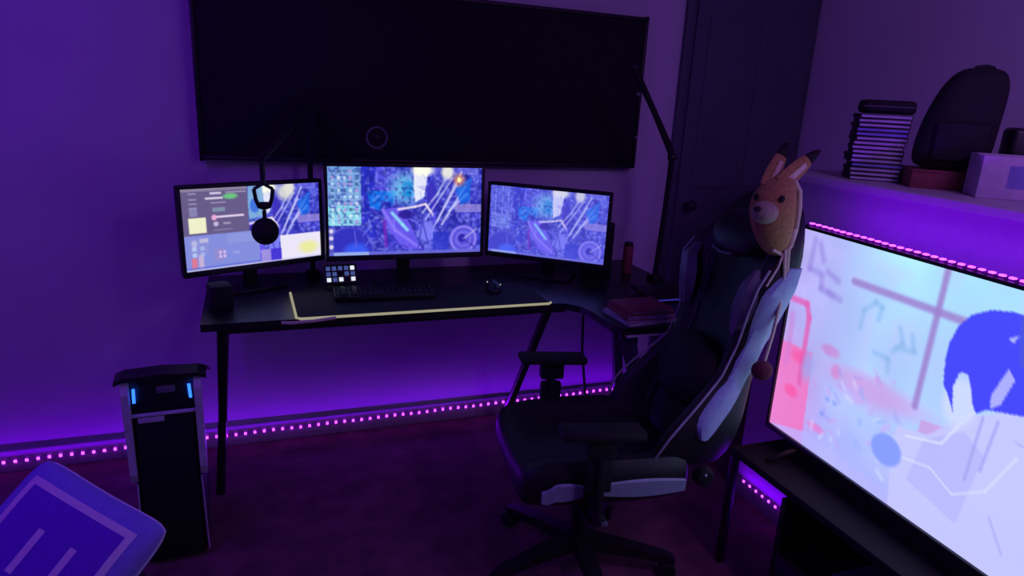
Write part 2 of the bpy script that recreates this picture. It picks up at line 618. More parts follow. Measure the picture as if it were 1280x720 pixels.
def left_picture(w_, h_):
    p = wallpaper(w_, h_, 0, False, False)
    # shift the wallpaper's look: keep right part, cover the left with a window
    p.rect(0, .0, .45, .56, (104, 92, 138), 1)
    p.rect(0, .56, .52, 1, (132, 142, 222), 1)
    p.poly([(.455, 0), (.56, 0), (.58, .38), (.455, .42)], (130, 175, 220), .9)
    p.ell(.50, .25, .035, .09, (60, 110, 225), .9)
    p.ell(.73, .1, .06, .10, (225, 225, 215), .9, .8)
    p.rect(.0, 0, .45, .03, (150, 140, 165), .8)
    for v in (.05, .12, .17, .22):
        p.rect(.05, v, .10, v + .02, (170, 160, 195), .8)
    p.rect(.19, .05, .27, .075, (225, 215, 240), .9)
    p.rect(.16, .11, .28, .135, (225, 220, 240), .9)
    p.ell(.33, .11, .05, .035, (110, 205, 130), .9, .5)
    p.rect(.30, .05, .44, .065, (185, 175, 200), .7)
    p.rect(.19, .17, .30, .19, (165, 155, 185), .8)
    p.rect(.20, .24, .29, .29, (130, 150, 175), .9)
    p.rect(.20, .34, .42, .365, (235, 215, 245), .95)
    p.ell(.21, .36, .018, .035, (235, 170, 215), .95)
    p.ell(.22, .44, .018, .03, (205, 190, 225), .9)
    p.rect(.27, .43, .32, .45, (175, 165, 190), .8)
    p.rect(.2, .51, .33, .525, (175, 165, 200), .8)
    p.rect(.04, .35, .155, .54, (240, 240, 205), 1)
    p.rect(.05, .22, .10, .33, (150, 145, 195), .7)
    p.ell(.065, .66, .02, .04, (225, 225, 245), .9)
    p.rect(.03, .60, .16, .80, (150, 150, 215), .5)
    p.rect(.10, .61, .16, .66, (205, 195, 225), .8)
    p.rect(.04, .84, .075, .98, (225, 120, 145), .9)
    p.rect(.085, .80, .12, .98, (215, 185, 215), .8)
    for v in (.7, .78):
        p.rect(.05, v, .075, v + .05, (190, 215, 250), .8)
        p.rect(.10, v, .13, v + .05, (170, 190, 240), .8)
    p.rect(.19, .74, .26, .90, (158, 140, 205), .6)
    for i in range(4):
        p.ell(.235 + (i % 2) * .03, .8 + (i // 2) * .05, .011, .02, (225, 190, 240), .9)
    p.rect(.29, .58, .52, .7, (148, 158, 226), .6)
    p.rect(.32, .8, .37, .84, (160, 165, 235), .8)
    p.rect(0, .955, .54, .985, (95, 110, 215), .7)
    # white page lower right
    p.rect(.68, .67, 1, 1, (236, 230, 250), 1)
    p.ell(.90, .86, .075, .08, (235, 238, 150), .9, .8)
    p.rect(.58, .83, .685, 1, (70, 50, 215), .9)
    p.rect(.53, .83, .60, .98, (165, 150, 225), .9)
    p.rect(0, .985, 1, 1, (200, 200, 240), .8)
    return p


def tv_picture(w_, h_):
    p = Pic(w_, h_, (170, 200, 250))
    U, V = p.U, p.V
    left = np.clip((.30 - U) / .3, 0, 1)
    p.put(left, (176, 160, 232), .95)
    top = np.clip((.34 - V) / .34, 0, 1) * np.clip((U - .15) / .2, 0, 1)
    p.put(top, (168, 226, 252), .9)
    bot = np.clip((V - .55) / .45, 0, 1)
    p.put(bot, (168, 168, 248), .85)
    p.noise(14, .04, 3)
    p.noise(26, .25, 9, (190, 188, 248))
    # pink left part
    p.poly([(-.01, .56), (.115, .55), (.13, 1.0), (-.01, 1.0)], (232, 110, 186), .9)
    p.put(np.clip((.20 - U) / .2, 0, 1) * np.clip((V - .45) / .3, 0, 1), (225, 130, 205), .7)
    p.line([(.0, .34), (.065, .34), (.08, .40), (.085, .72)], .017, (214, 96, 178), .85)
    p.line([(.02, .42), (.025, .66)], .02, (196, 120, 205), .5)
    p.ell(.07, .60, .03, .03, (240, 70, 150), .5, .9)
    p.ell(.06, .78, .025, .03, (240, 80, 160), .7, .6)
    p.ell(.105, .62, .02, .07, (140, 165, 232), .7, .9)
    p.ell(.20, .58, .015, .03, (225, 90, 170), .6, .9)
    p.ell(.17, .5, .03, .025, (190, 130, 205), .8, .7)
    p.ell(.17, .88, .03, .02, (225, 120, 200), .7, .6)
    p.ell(.33, .57, .13, .045, (200, 155, 220), .6, 1)
    p.ell(.30, .60, .10, .06, (196, 150, 220), .6, 1)
    p.poly([(.453, .59), (.51, .573), (.508, .624), (.451, .643)], (196, 150, 215), .8)
    # window frame of the picture
    p.line([(.203, .163), (.50, .167)], .017, (150, 122, 196), .85)
    p.line([(.436, .0), (.431, .552)], .015, (150, 122, 196), .85)
    # marks
    for s_ in ([(.055, .04), (.051, .174), (.09, .182)], [(.099, .188), (.102, .244), (.143, .259)], [(.155, .187), (.115, .162)],
               [(.128, .249), (.171, .263)], [(.075, .05), (.095, .12)]):
        p.line(s_, .013, (138, 120, 210), .6, 1.2)
    for s_ in ([(.247, .345), (.248, .266), (.277, .215), (.297, .228), (.293, .281)], [(.354, .279), (.369, .336), (.347, .384)],
               [(.355, .362), (.4, .348), (.388, .29)], [(.30, .42), (.34, .42), (.345, .47)]):
        p.line(s_, .010, (128, 172, 216), .6, 1.2)
    rg = random.Random(21)
    for k in range(46):
        a, b = rg.uniform(.14, .42), rg.uniform(.5, .92)
        c_ = rg.choice([(140, 165, 240), (200, 150, 220), (150, 150, 235), (215, 220, 255)])
        p.line([(a, b), (a + rg.uniform(-.02, .02), b + rg.uniform(-.03, .03))], rg.uniform(.004, .010), c_, .5, 1.2)
    for a, b in ((.19, .72), (.215, .72), (.18, .80)):
        p.ell(a, b, .008, .012, (110, 140, 230), .5, .9)
    # table and pale garment with folds
    p.poly([(.0, 1.0), (.14, .93), (.43, .95), (.60, 1.0)], (176, 176, 250), .7)
    p.poly([(.40, .66), (.473, .64), (.54, .50), (.60, .44), (.66, .36), (1, .33), (1, 1), (.42, 1), (.40, .80)], (190, 192, 252), .9)
    p.poly([(.47, .66), (.55, .55), (.60, .60), (.58, .9), (.45, .85)], (170, 172, 236), .6)
    p.line([(.425, .684), (.51, .638), (.54, .529), (.571, .44)], .004, (225, 228, 255), .8)
    p.line([(.40, .786), (.497, .751), (.558, .80), (.62, .72), (.66, .55)], .004, (222, 226, 255), .6)
    p.line([(.58, .47), (.575, .72)], .006, (150, 152, 225), .7)
    p.line([(.61, .46), (.60, .66)], .006, (150, 152, 225), .7)
    p.line([(.65, .5), (.75, .52)], .004, (160, 162, 230), .7)
    p.line([(.64, .8), (.68, .9)], .005, (160, 162, 230), .7)
    p.ell(.385, .785, .042, .065, (128, 150, 245), .95, .2)
    # rounded blue mass over pale mass (a plain stand-in)
    p.ell(.525, .46, .035, .09, (200, 210, 252), .9, .5)
    p.poly([(.477, .36), (.474, .27), (.486, .19), (.508, .135), (.544, .097), (.59, .078), (.64, .082), (.69, .115), (.725, .18), (.74, .27),
            (.738, .38), (.70, .42), (.66, .40), (.62, .42), (.60, .43), (.58, .44), (.565, .47), (.552, .44), (.545, .40), (.530, .345), (.512, .35),
            (.505, .41), (.512, .47), (.518, .505), (.498, .45), (.484, .42)], (66, 68, 240), .98)
    p.poly([(.60, .085), (.68, .11), (.70, .25), (.62, .25)], (72, 88, 205), .6)
    p.poly([(.604, .27), (.620, .30), (.606, .40), (.588, .43), (.584, .38)], (176, 178, 246), .9)
    p.poly([(.590, .17), (.607, .15), (.600, .185)], (190, 200, 245), .8)
    return p


# ------------------------------------------------------------------ large television on the black stand
tv = thing('television', 'large flat television showing a bright pale blue and pink picture', 'television', (1.5465, 1.052, 0.8196), R(-92.67))
TW, TH = 1.166, .657
tb = MB().box((0, .016, -.003), (TW + .018, .024, TH + .022), bevel=.004)
tb.box((0, .042, -.08), (TW * .75, .04, TH * .6), bevel=.015)
tb.build('body', M_black, tv)
fr = MB()
fr.box((0, -.001, TH / 2 + .004), (TW + .018, .012, .009), bevel=.002)
fr.box((0, -.001, -TH / 2 - .008), (TW + .018, .014, .016), bevel=.002)
for s_ in (-1, 1):
    fr.box((s_ * (TW / 2 + .004), -.001, 0), (.009, .012, TH + .02), bevel=.002)
fr.build('bezel', M_black, tv)
tv_picture(400, 225).mesh('screen', TW, TH, 1.12, tv, y=.002)
for s_ in (-1, 1):
    MB().bar((s_ * .43, .02, -TH / 2 - .014), (s_ * .46, -.09, -TH / 2 - .0625), .02, .012, .003) \
        .bar((s_ * .43, .02, -TH / 2 - .014), (s_ * .46, .10, -TH / 2 - .0625), .02, .012, .003).build('foot', M_black, tv)
a_ = tv.matrix_basis @ Vector((0, 0, 0))
q_ = Matrix.Translation(tv.location) @ Matrix.Rotation(R(-92.67), 4, 'Z')
led_strip('bright pink LED strip along the top edge of the large television', q_ @ Vector((-TW / 2 - .0, .026, TH / 2 + .0090)),
          q_ @ Vector((TW / 2, .026, TH / 2 + .0090)), (1, 0, 0), .025, M_led, out=(0, 0, 1), dot=.0115, tape_h=.012, sag=.0015, glow=(1.5, (1, 0, .25), (.01, 0, .004)))

# stand
ts = thing('tv_stand', 'long low black stand carrying the large television', 'tv stand', (1.58, .92, 0))
MB().box((0, 0, .41), (.30, 1.42, .025), bevel=.004).build('top_board', M_matte, ts)
MB().box((-.02, -.10, .03), (.28, 1.12, .02), bevel=.004).build('bottom_board', M_black, ts)
MB().box((0, -.10, .20), (.30, 1.12, .018), bevel=.004).build('shelf', M_black, ts)
for y in (.455, -.12, -.66):
    MB().box((0, y, .205), (.30, .02, .36), bevel=.003).build('side_panel', M_black, ts)
MB().box((.135, -.10, .3), (.012, 1.08, .18)).build('back_panel', M_matte, ts, smooth=False)
for (x, y) in ((-.145, .69), (.145, .69), (-.145, -.69), (.145, -.69)):
    MB().box((x, y, .20), (.024, .024, .40), bevel=.003).build('leg', M_metal, ts)
# console on the shelf
gc = thing('game_console', 'black slim box on the upper shelf of the low stand', 'console', (1.56, 1.05, .2095))
MB().box((0, 0, .03), (.22, .27, .055), bevel=.006).build('body', M_grey, gc)
MB().box((-.111, 0, .03), (.004, .25, .006)).build('slot', M_black, gc, smooth=False)

# ------------------------------------------------------------------ wide black panel on the back wall
pn = thing('wall_panel', 'wide flat black panel mounted on the back wall above the monitors', 'panel', (.745, WY - .02, 1.19))
MB().box((0, -.012, .33), (1.81, .028, .655), rot=(0, R(.35), 0), bevel=.004).build('panel_body', M_matte, pn)
fr = MB()
for z in (.012, .648):
    fr.box((0, -.020, z), (1.832, .030, .014), rot=(0, R(.35), 0), bevel=.003)
for x in (-.91, .91):
    fr.box((x, -.020, .33), (.014, .030, .65), bevel=.003)
fr.build('rim', M_black, pn)
MB().cyl((.895, -.04, .33), (.895, -.032, .33), .008).cyl((.905, -.04, .14), (.905, -.032, .14), .007).build('fixing', M_grey, pn)


# ------------------------------------------------------------------ monitors
def monitor(label, loc, yaw, tilt, W, H, pic, deskz, depth_arm=.10):
    t = thing('monitor', label, 'monitor', (loc[0], loc[1], loc[2]), R(yaw), 'three monitors on the desk')
    rt = (R(-tilt), 0, 0)
    # tilted head
    def tl(mb, name, mt):
        return mb.build(name, mt, t, rot=rt)
    fr_ = MB()
    fr_.box((0, .004, H / 2 + .006), (W + .024, .016, .012), bevel=.002)
    fr_.box((0, .004, -H / 2 - .010), (W + .024, .018, .020), bevel=.002)
    for s_ in (-1, 1):
        fr_.box((s_ * (W / 2 + .006), .004, 0), (.012, .016, H + .02), bevel=.002)
    tl(fr_, 'bezel', M_black)
    tl(MB().box((0, .020, -.002), (W + .022, .024, H + .03), bevel=.006).box((0, .040, -.02), (W * .5, .03, H * .5), bevel=.012), 'back_shell', M_black)
    sc = pic.mesh('screen', W, H, 1.0, t, y=.002)
    sc.rotation_euler = rt
    base = deskz - loc[2]
    MB().box((0, .075, (base - .02) / 2), (.05, .02, abs(base + .02)), bevel=.005).build('stand_neck', M_black, t)
    MB().box((0, .065, base + .006), (.22, .15, .012), bevel=.004).build('stand_foot', M_black, t)
    return t


DZ = .75


def sc(c, k):
    return (c[0] * k, c[1] * k, 1.5 + (c[2] - 1.5) * k)


monitor('left monitor showing grey-violet windows and a white page', sc((.0113, 2.7389, .9653), .945), 23.1, 1.5, .498, .280,
        left_picture(208, 117), DZ)
c_ = sc((.4974, 2.3095, 1.0892), 1.1)
mc = monitor('middle monitor with cyan icon column over a busy blue wallpaper', c_, -.3, 2.7, .580, .326, wallpaper(240, 135), DZ)
monitor('right monitor with a paler violet-blue wallpaper turned inward', sc((1.1927, 2.7047, .9554), .945), -38.8, .9, .498, .280,
        wallpaper(208, 117, .30, False, False), DZ)
MB().box((.17, -.007, -.173), (.006, .002, .003)).build('power_light', M_dot, mc, smooth=False)

# round ring webcam above the middle monitor
wc = thing('webcam', 'small round grey-rimmed webcam above the middle monitor', 'webcam', (.432, 2.535, 1.272))
MB().box((0, .045, .004), (.045, .09, .008), bevel=.002).build('clip', M_black, wc)
MB().cyl((0, .03, .005), (0, .03, .030), .006).build('neck', M_black, wc)
MB().tube([(math.cos(a) * .036, 0, .045 + math.sin(a) * .036) for a in [k * math.pi / 16 for k in range(32)]], .0035, 8, True).build('rim', M_grey, wc)
MB().cyl((0, .003, .045), (0, .022, .045), .034, .028, 32).build('face', M_matte, wc)
MB().ball((0, .0, .045), (.012, .006, .012)).build('lens', M_black, wc)

# ------------------------------------------------------------------ the corner desk
desk = thing('corner_desk', 'black L-shaped desk with slanted legs along the back wall', 'desk', (0, 0, 0))
top = [(-.17, 2.235), (1.02, 2.235), (1.08, 2.225), (1.12, 2.18), (1.135, 2.12), (1.135, 1.96), (1.155, 1.92), (1.64, 1.90), (1.66, 1.92),
       (1.66, 2.83), (-.17, 2.83)]
tp = MB().prism(top, .025, 'z', DZ - .025)
tp.build('desktop', M_desk, desk, smooth=False)


def leg(a, b, wx=.045, wy=.028, mt=M_legm):
    return MB().bar(a, b, wx, wy, .003).build('leg', mt, desk)


leg((-.11, 2.27, DZ - .03), (-.16, 2.72, .012), .03, .022, M_metal)
leg((-.11, 2.78, DZ - .03), (-.16, 2.45, .012), .03, .022, M_metal)
leg((1.05, 2.30, DZ - .03), (1.05, 2.74, .012), .03, .022, M_metal)
leg((1.19, 1.96, DZ - .03), (1.60, 2.30, .012), .05, .03)
leg((1.60, 1.96, DZ - .03), (1.60, 2.45, .012))
leg((1.60, 2.78, DZ - .03), (1.60, 2.62, .012))
MB().bar((-.11, 2.27, DZ - .035), (1.10, 2.27, DZ - .035), .02, .02).bar((1.17, 1.96, DZ - .035), (1.60, 1.96, DZ - .035), .02, .02) \
    .build('front_rail', M_metal, desk)
MB().bar((-.13, 2.55, DZ - .04), (1.60, 2.55, DZ - .04), .02, .02).build('rear_rail', M_metal, desk)
MB().box((1.40, 1.955, DZ - .028), (.46, .09, .006)).build('trim_plate', M_silver, desk, smooth=False)

# desk mat with pale lit edge
mt_ = thing('desk_mat', 'wide black desk mat with a pale glowing edge', 'desk mat', (.57, 2.370, DZ))
MB().box((0, 0, .0025), (.90, .30, .004), bevel=.0015).build('pad', M_matte, mt_)
path = [(-.455, .150), (-.452, -.140), (-.44, -.153), (.44, -.153), (.452, -.140)]
MB().tube([(x, y, .006) for x, y in path], .0045, 8).build('lit_edge', M_mat_edge, mt_)
MB().tube([(-.50, -.185, .008), (-.47, -.191, .007), (-.40, -.185, .007), (-.33, -.163, .006)], .005, 8).build('cable_tail', M_cream, mt_)

# keyboard
kb = thing('keyboard', 'dark keyboard with faintly lit keys below the middle monitor', 'keyboard', (.44, 2.435, DZ + .0045), R(-3))
MB().box((0, 0, .011), (.36, .13, .018), bevel=.004).build('body', M_black, kb)
kk = MB()
gl = MB()
for j in range(5):
    for i in range(18):
        x, y = -.168 + i * .0198, -.05 + j * .0215
        if j == 0 and 4 <= i <= 9:
            continue
        kk.box((x, y, .024), (.0165, .018, .007), top=(.8, .8))
        if j in (0, 1) and i < 8 and (i + j) % 2 == 0:
            gl.box((x, y - .0098, .0212), (.008, .001, .002))
kk.box((-.168 + 6.5 * .0198, -.05, .024), (.115, .018, .007), top=(.97, .8))
o = kk.build('keys', M_grey if False else M_black, kb, smooth=False)
o['kind'] = 'stuff'
o = gl.build('key_glow', M_dimkey, kb, smooth=False)
o['kind'] = 'stuff'

# macro pad with lit keys
mp = thing('macro_pad', 'small macro pad with a grid of blue-white lit keys', 'keypad', (.300, 2.556, DZ + .0), R(4))
MB().box((0, .01, .006), (.10, .06, .012), bevel=.003).bar((0, .03, .01), (0, .028, .05), .05, .01).build('base', M_black, mp)
rot_ = Matrix.Rotation(R(-28), 4, 'X')
MB().box((0, .012, .055), (.125, .018, .075), rot=(R(-28), 0, 0), bevel=.004).build('body', M_black, mp)
kc = {(0, 0): M_keyw, (2, 0): M_keyw, (4, 0): M_keyw, (4, 2): M_keyw}
proto = {}
for j in range(3):
    for i in range(5):
        p = Vector(((i - 2) * .0225, -.0105, (j - 1) * .0215))
        p = rot_ @ p + Vector((0, .012, .055))
        mm = kc.get((i, j), M_key if (i + j) % 3 or i == 1 else M_matte)
        kx = MB().box((0, 0, 0), (.0155, .003, .0155), rot=(R(-28), 0, 0), bevel=.001) if mm.name not in proto else None
        if kx:
            ob = kx.build('key', mm, mp)
            proto[mm.name] = ob
        else:
            ob = proto[mm.name].copy()
            C.objects.link(ob)
        ob.location = p

# mouse
mo = thing('mouse', 'black computer mouse with two tiny lights right of the keyboard', 'mouse', (.865, 2.43, DZ + .0045), R(-12))
MB().ball((0, 0, .006), (.031, .058, .030), 20).build('shell', M_black, mo)
# cut the lower half off by keeping the shell above the mat
me = mo.children[0].data
bm = bmesh.new()
bm.from_mesh(me)
bmesh.ops.delete(bm, geom=[v for v in bm.verts if v.co.z < 0], context='VERTS')
bm.to_mesh(me)
bm.free()
MB().cyl((0, .02, .030), (0, .02, .037), .004).build('wheel', M_grey, mo)
MB().ball((-.02, .045, .020), .003).build('tiny_light', M_dot, mo)
MB().ball((.024, -.01, .025), .003).build('tiny_light', M_dot, mo)

# small speakers, boxes on the desk
def desk_speaker(label, loc, rz, w_, h_, d_):
    t = thing('desk_speaker', label, 'speaker', loc, rz)
    MB().box((0, 0, h_ / 2), (w_, d_, h_), bevel=.008).build('cabinet', M_matte, t)
    MB().cyl((0, -d_ / 2 - .002, h_ * .36), (0, -d_ / 2 + .004, h_ * .36), w_ * .34, n=28).build('woofer', M_matte, t)
    MB().cyl((0, -d_ / 2 - .002, h_ * .76), (0, -d_ / 2 + .004, h_ * .76), w_ * .17, n=24).build('tweeter', M_matte, t)
    return t


desk_speaker('black desk speaker in the shade right of the right monitor', (1.43, 2.66, DZ), R(-30), .13, .21, .16)
desk_speaker('low black speaker at the left end of the desk', (-.115, 2.40, DZ), R(15), .07, .085, .08)
cn = thing('canister', 'small dark red canister behind the right end of the desk', 'canister', (1.55, 2.60, DZ))
MB().cyl((0, 0, 0), (0, 0, .125), .022, .022, 24, .003).build('body', M_bookr, cn)
MB().cyl((0, 0, .125), (0, 0, .14), .020, .018, 24, .002).build('lid', M_black, cn)

# books on the wing of the desk
bk = None
for i, (mc_, lab, w_, dd, h_, r_) in enumerate((
        (M_bookp, 'pale lilac notebook at the bottom of the desk book stack', .21, .17, .016, 4),
        (M_bookr, 'dark red book in the middle of the desk book stack', .19, .16, .020, -3),
        (M_bookr, 'thin dark red book on top of the desk book stack', .175, .15, .013, 2))):
    z = DZ + (0, .0165, .037)[i]
    t = thing('book', lab, 'book', (1.28, 2.02, z), R(r_), 'books on the desk wing')
    cv = MB().box((0, 0, h_ - .0015), (w_, dd, .003), bevel=.001).box((0, 0, .0015), (w_, dd, .003), bevel=.001)
    cv.box((-w_ / 2 + .0015, 0, h_ / 2), (.003, dd, h_), bevel=.001)
    cv.build('cover', mc_, t)
    MB().box((.002, 0, h_ / 2), (w_ - .008, dd - .006, h_ - .006)).build('pages', M_white if i == 0 else M_bookp, t, smooth=False)
# thin tablet with blue lit edge
tb_ = thing('tablet', 'thin dark tablet with a blue lit front edge on the desk wing', 'tablet', (1.515, 2.16, DZ))
MB().box((0, .08, .016), (.20, .18, .014), rot=(R(3), 0, 0), bevel=.003).box((0, .08, .004), (.14, .12, .008)).build('body', M_black, tb_)
MB().box((0, -.0115, .0135), (.19, .003, .005)).build('lit_edge', M_bluedim, tb_, smooth=False)
# little black cable hanging under the desk
cb = MB().tube([(1.32, 2.55, .70), (1.30, 2.48, .45), (1.29, 2.40, .28), (1.33, 2.34, .20), (1.42, 2.32, .19), (1.50, 2.36, .26), (1.545, 2.45, .5),
                (1.55, 2.545, .705)], .006, 8).build('cable', M_black)
tag(cb, 'black cable looping down under the right part of the desk', 'cable')

# ------------------------------------------------------------------ microphones
ma = thing('mic_arm', 'tall black jointed boom arm rising at the right end of the desk', 'boom arm', (1.61, 2.46, DZ))
MB().box((0, 0, .012), (.05, .06, .024), bevel=.004).cyl((0, 0, .02), (0, 0, .06), .012).build('clamp', M_black, ma)
MB().tube([(0, 0, .055), (.012, 0, .30), (.018, 0, .52)], .011, 10).tube([(.022, .015, .07), (.034, .015, .50)], .005, 8).build('lower_arm', M_matte, ma)
MB().ball((.018, 0, .525), .020).build('elbow', M_black, ma)
MB().tube([(.018, 0, .525), (-.09, .0, .70), (-.20, .0, .86)], .010, 10).tube([(.03, .012, .55), (-.17, .012, .85)], .0045, 8).build('upper_arm', M_matte, ma)
MB().ball((-.20, 0, .865), .016).build('tip_joint', M_black, ma)

mi = thing('microphone', 'round black microphone hanging in front of the left monitor', 'microphone', (.033, 2.12, 1.067))
MB().ball((0, 0, 0), (.039, .038, .040), 24).build('grille', M_matte, mi)
MB().cyl((0, 0, .036), (0, 0, .062), .006).build('stem', M_black, mi)
yk = [(-.026, 0, .125), (-.022, 0, .095), (-.014, 0, .073), (0, 0, .068), (.014, 0, .073), (.022, 0, .095), (.026, 0, .125)]
MB().tube(yk, .0058, 10).box((0, 0, .077), (.030, .018, .020), bevel=.005).build('yoke', M_black, mi)
MB().tube([(-.026, 0, .125), (0, 0, .14), (.026, 0, .125)], .005).cyl((0, 0, .135), (0, 0, .20), .008).build('shock_bridge', M_black, mi)
m2 = thing('mic_arm', 'slim black arm reaching over the left monitor to the hanging microphone', 'boom arm', (.215, 2.755, DZ))
MB().box((0, 0, .012), (.05, .06, .024), bevel=.004).build('clamp', M_black, m2)
MB().tube([(0, 0, .02), (0, 0, .66)], .010, 10).build('pole', M_matte, m2)
MB().ball((0, 0, .665), .016).build('elbow', M_black, m2)
MB().tube([(0, 0, .665), (-.09, -.32, .59), (-.182, -.635, .528)], .009, 10).build('boom', M_matte, m2)

# ------------------------------------------------------------------ PC tower
pc = thing('pc_tower', 'tall black PC tower with pale side rails and two blue lights', 'computer', (-.283, 2.29, 0), R(2))
W_, D_, H_ = .185, .34, .63
MB().prism([(-D_ / 2, .027), (-D_ / 2, .625), (-D_ / 2 + .03, .627), (D_ / 2, .50), (D_ / 2, .027)], W_, 'x', -W_ / 2).build('case', M_black, pc, smooth=False)
MB().box((0, -D_ / 2 - .009, .27), (W_ - .03, .014, .50), bevel=.004).build('front_door', M_matte, pc)
for s_ in (-1, 1):
    rail = [(-D_ / 2 - .035, .60), (-D_ / 2 - .022, .46), (-D_ / 2 - .018, .33), (-D_ / 2 - .006, .30), (-D_ / 2 + .03, .34), (-D_ / 2 + .03, .625), (-D_ / 2 - .015, .64)]
    MB().prism(rail, .020, 'x', s_ * (W_ / 2 + .004) - .010).build('side_rail', M_silver, pc, smooth=False)
    MB().bar((s_ * (W_ / 2 - .004), -D_ / 2 - .018, .30), (s_ * (W_ / 2 + .002), -D_ / 2 - .01, .03), .004, .004).build('edge_strip', M_silver, pc)
    MB().bar((s_ * (W_ / 2 - .019), -D_ / 2 - .020, .612), (s_ * (W_ / 2 - .017), -D_ / 2 - .014, .565), .008, .005, .001).build('blue_light', M_bluelight, pc)
MB().box((0, -D_ / 2 - .016, .5245), (W_ - .012, .012, .009), bevel=.002).build('crossbar', M_silver, pc)
MB().box((-.035, -D_ / 2 - .014, .508), (.07, .010, .018), bevel=.002).build('badge_panel', M_silver, pc)
MB().box((0, -D_ / 2 + .006, .59), (W_ - .04, .03, .09), bevel=.006).build('upper_bezel', M_black, pc)
MB().box((.01, -D_ / 2 - .012, .600), (.05, .01, .022), bevel=.003).build('port_panel', M_grey, pc)
lid = []
for (y, dz) in ((-D_ / 2 - .03, 0), (-D_ / 2 + .04, .002), (D_ / 2, -.125)):
    up = [(-.122, .640), (-.10, .650), (-.05, .652), (0, .655), (.06, .651), (.10, .650), (.122, .641)]
    lid.append([(x, y, z + dz) for x, z in up] + [(x, y, z + dz - .012) for x, z in up[::-1]])
MB().loft(lid).build('top_cover', M_black, pc, smooth=False)
for x in (-.07, .07):
    for y in (-.13, .13):
        MB().box((x, y, .0135), (.03, .05, .027), bevel=.004).build('foot', M_black, pc)


# ------------------------------------------------------------------ gaming chair
CX, CY = .955, 1.735
ch = thing('gaming_chair', 'black gaming chair with grey-blue side panels and pale piping', 'chair', (CX, CY, 0), R(81))
# star base
for k_ in range(5):
    a = R(90 + 72 * k_ + 18)
    dx, dy = math.cos(a), math.sin(a)
    lg = MB().loft([[(dx * r_ - dy * s1 * w2, dy * r_ + dx * s1 * w2, z + s2 * h2) for s1, s2 in ((-1, -1), (1, -1), (1, 1), (-1, 1))]
                    for r_, z, w2, h2 in ((.03, .095, .028, .022), (.15, .085, .024, .018), (.29, .066, .018, .012), (.315, .062, .014, .008))])
    lo = lg.build('base_leg', M_black, ch)
    MB().cyl((dx * .295 - dy * .014, dy * .295 + dx * .014, .028), (dx * .295 - dy * .028, dy * .295 + dx * .028, .028), .027, n=20, bevel=.003) \
        .cyl((dx * .295 + dy * .014, dy * .295 - dx * .014, .028), (dx * .295 + dy * .028, dy * .295 - dx * .028, .028), .027, n=20, bevel=.003) \
        .cyl((dx * .295 - dy * .027, dy * .295 + dx * .027, .028), (dx * .295 + dy * .027, dy * .295 - dx * .027, .028), .008) \
        .box((dx * .295, dy * .295, .045), (.022, .022, .03), rot=(0, 0, a), bevel=.003).build('caster', M_matte, lo)
MB().cyl((0, 0, .075), (0, 0, .12), .045, .038, 28).cyl((0, 0, .12), (0, 0, .25), .030, n=28).cyl((0, 0, .25), (0, 0, .36), .016).build('gas_lift', M_black, ch)
MB().box((0, -.01, .365), (.20, .30, .035), bevel=.008).box((0, 0, .35), (.10, .16, .05), bevel=.01).build('seat_plate', M_metal, ch)
MB().tube([(-.10, .02, .36), (-.20, .03, .355), (-.26, .03, .35)], .006).box((-.27, .03, .35), (.04, .02, .010), bevel=.003).build('lever', M_grey, ch)


def seat_ring(y, zt, zb, w2, bol):
    # closed ring in x,z
    return [(-w2 * .90, y, zb), (-w2, y, zb + .02), (-w2 * 1.02, y, zt - .01), (-w2 * .93, y, zt + bol), (-w2 * .78, y, zt + bol * .9),
            (-w2 * .62, y, zt + .004), (-w2 * .3, y, zt - .006), (0, y, zt - .008), (w2 * .3, y, zt - .006), (w2 * .62, y, zt + .004),
            (w2 * .78, y, zt + bol * .9), (w2 * .93, y, zt + bol), (w2 * 1.02, y, zt - .01), (w2, y, zt * 0 + zb + .02), (w2 * .90, y, zb)]


MB().loft([seat_ring(.262, .435, .385, .18, .0), seat_ring(.255, .462, .368, .212, .010), seat_ring(.22, .482, .36, .228, .022),
           seat_ring(.10, .48, .36, .232, .035), seat_ring(-.05, .474, .36, .236, .045), seat_ring(-.18, .47, .36, .232, .045),
           seat_ring(-.245, .47, .37, .215, .04), seat_ring(-.26, .45, .38, .19, .0)]).build('seat', M_vinylb, ch, subsurf=1)
for s_ in (-1, 1):
    for (y0, y1) in ((.205, .085), (.025, -.225)):
        rings = []
        n = 6
        for i in range(n + 1):
            y = y0 + (y1 - y0) * i / n
            e = math.sin(math.pi * min(1, max(0, i / n)))
            x = s_ * (.236 + .003 * e)
            zc = .428 - (.012 if i < 2 and y0 > .1 else 0)
            hh = .020 + .010 * e
            rings.append([(x, y, zc - hh), (x + s_ * .006, y, zc - hh * .8), (x + s_ * .006, y, zc + hh * .8), (x, y, zc + hh)])
        MB().loft(rings).build('seat_side_panel', M_vinylg, ch, smooth=True)

# backrest
ZB = [.42, .50, .58, .66, .74, .84, .94, 1.02, 1.10, 1.18, 1.23, 1.25]
HW = [.17, .215, .228, .215, .190, .192, .220, .238, .225, .185, .145, .10]
WG = [.17, .205, .185, .125, .060, .050, .080, .095, .060, .025, .005, .0]
TK = [.085, .09, .09, .085, .08, .075, .07, .068, .06, .052, .045, .03]
LEAN = .265


def yc(z):
    return -.295 - (z - .44) * LEAN


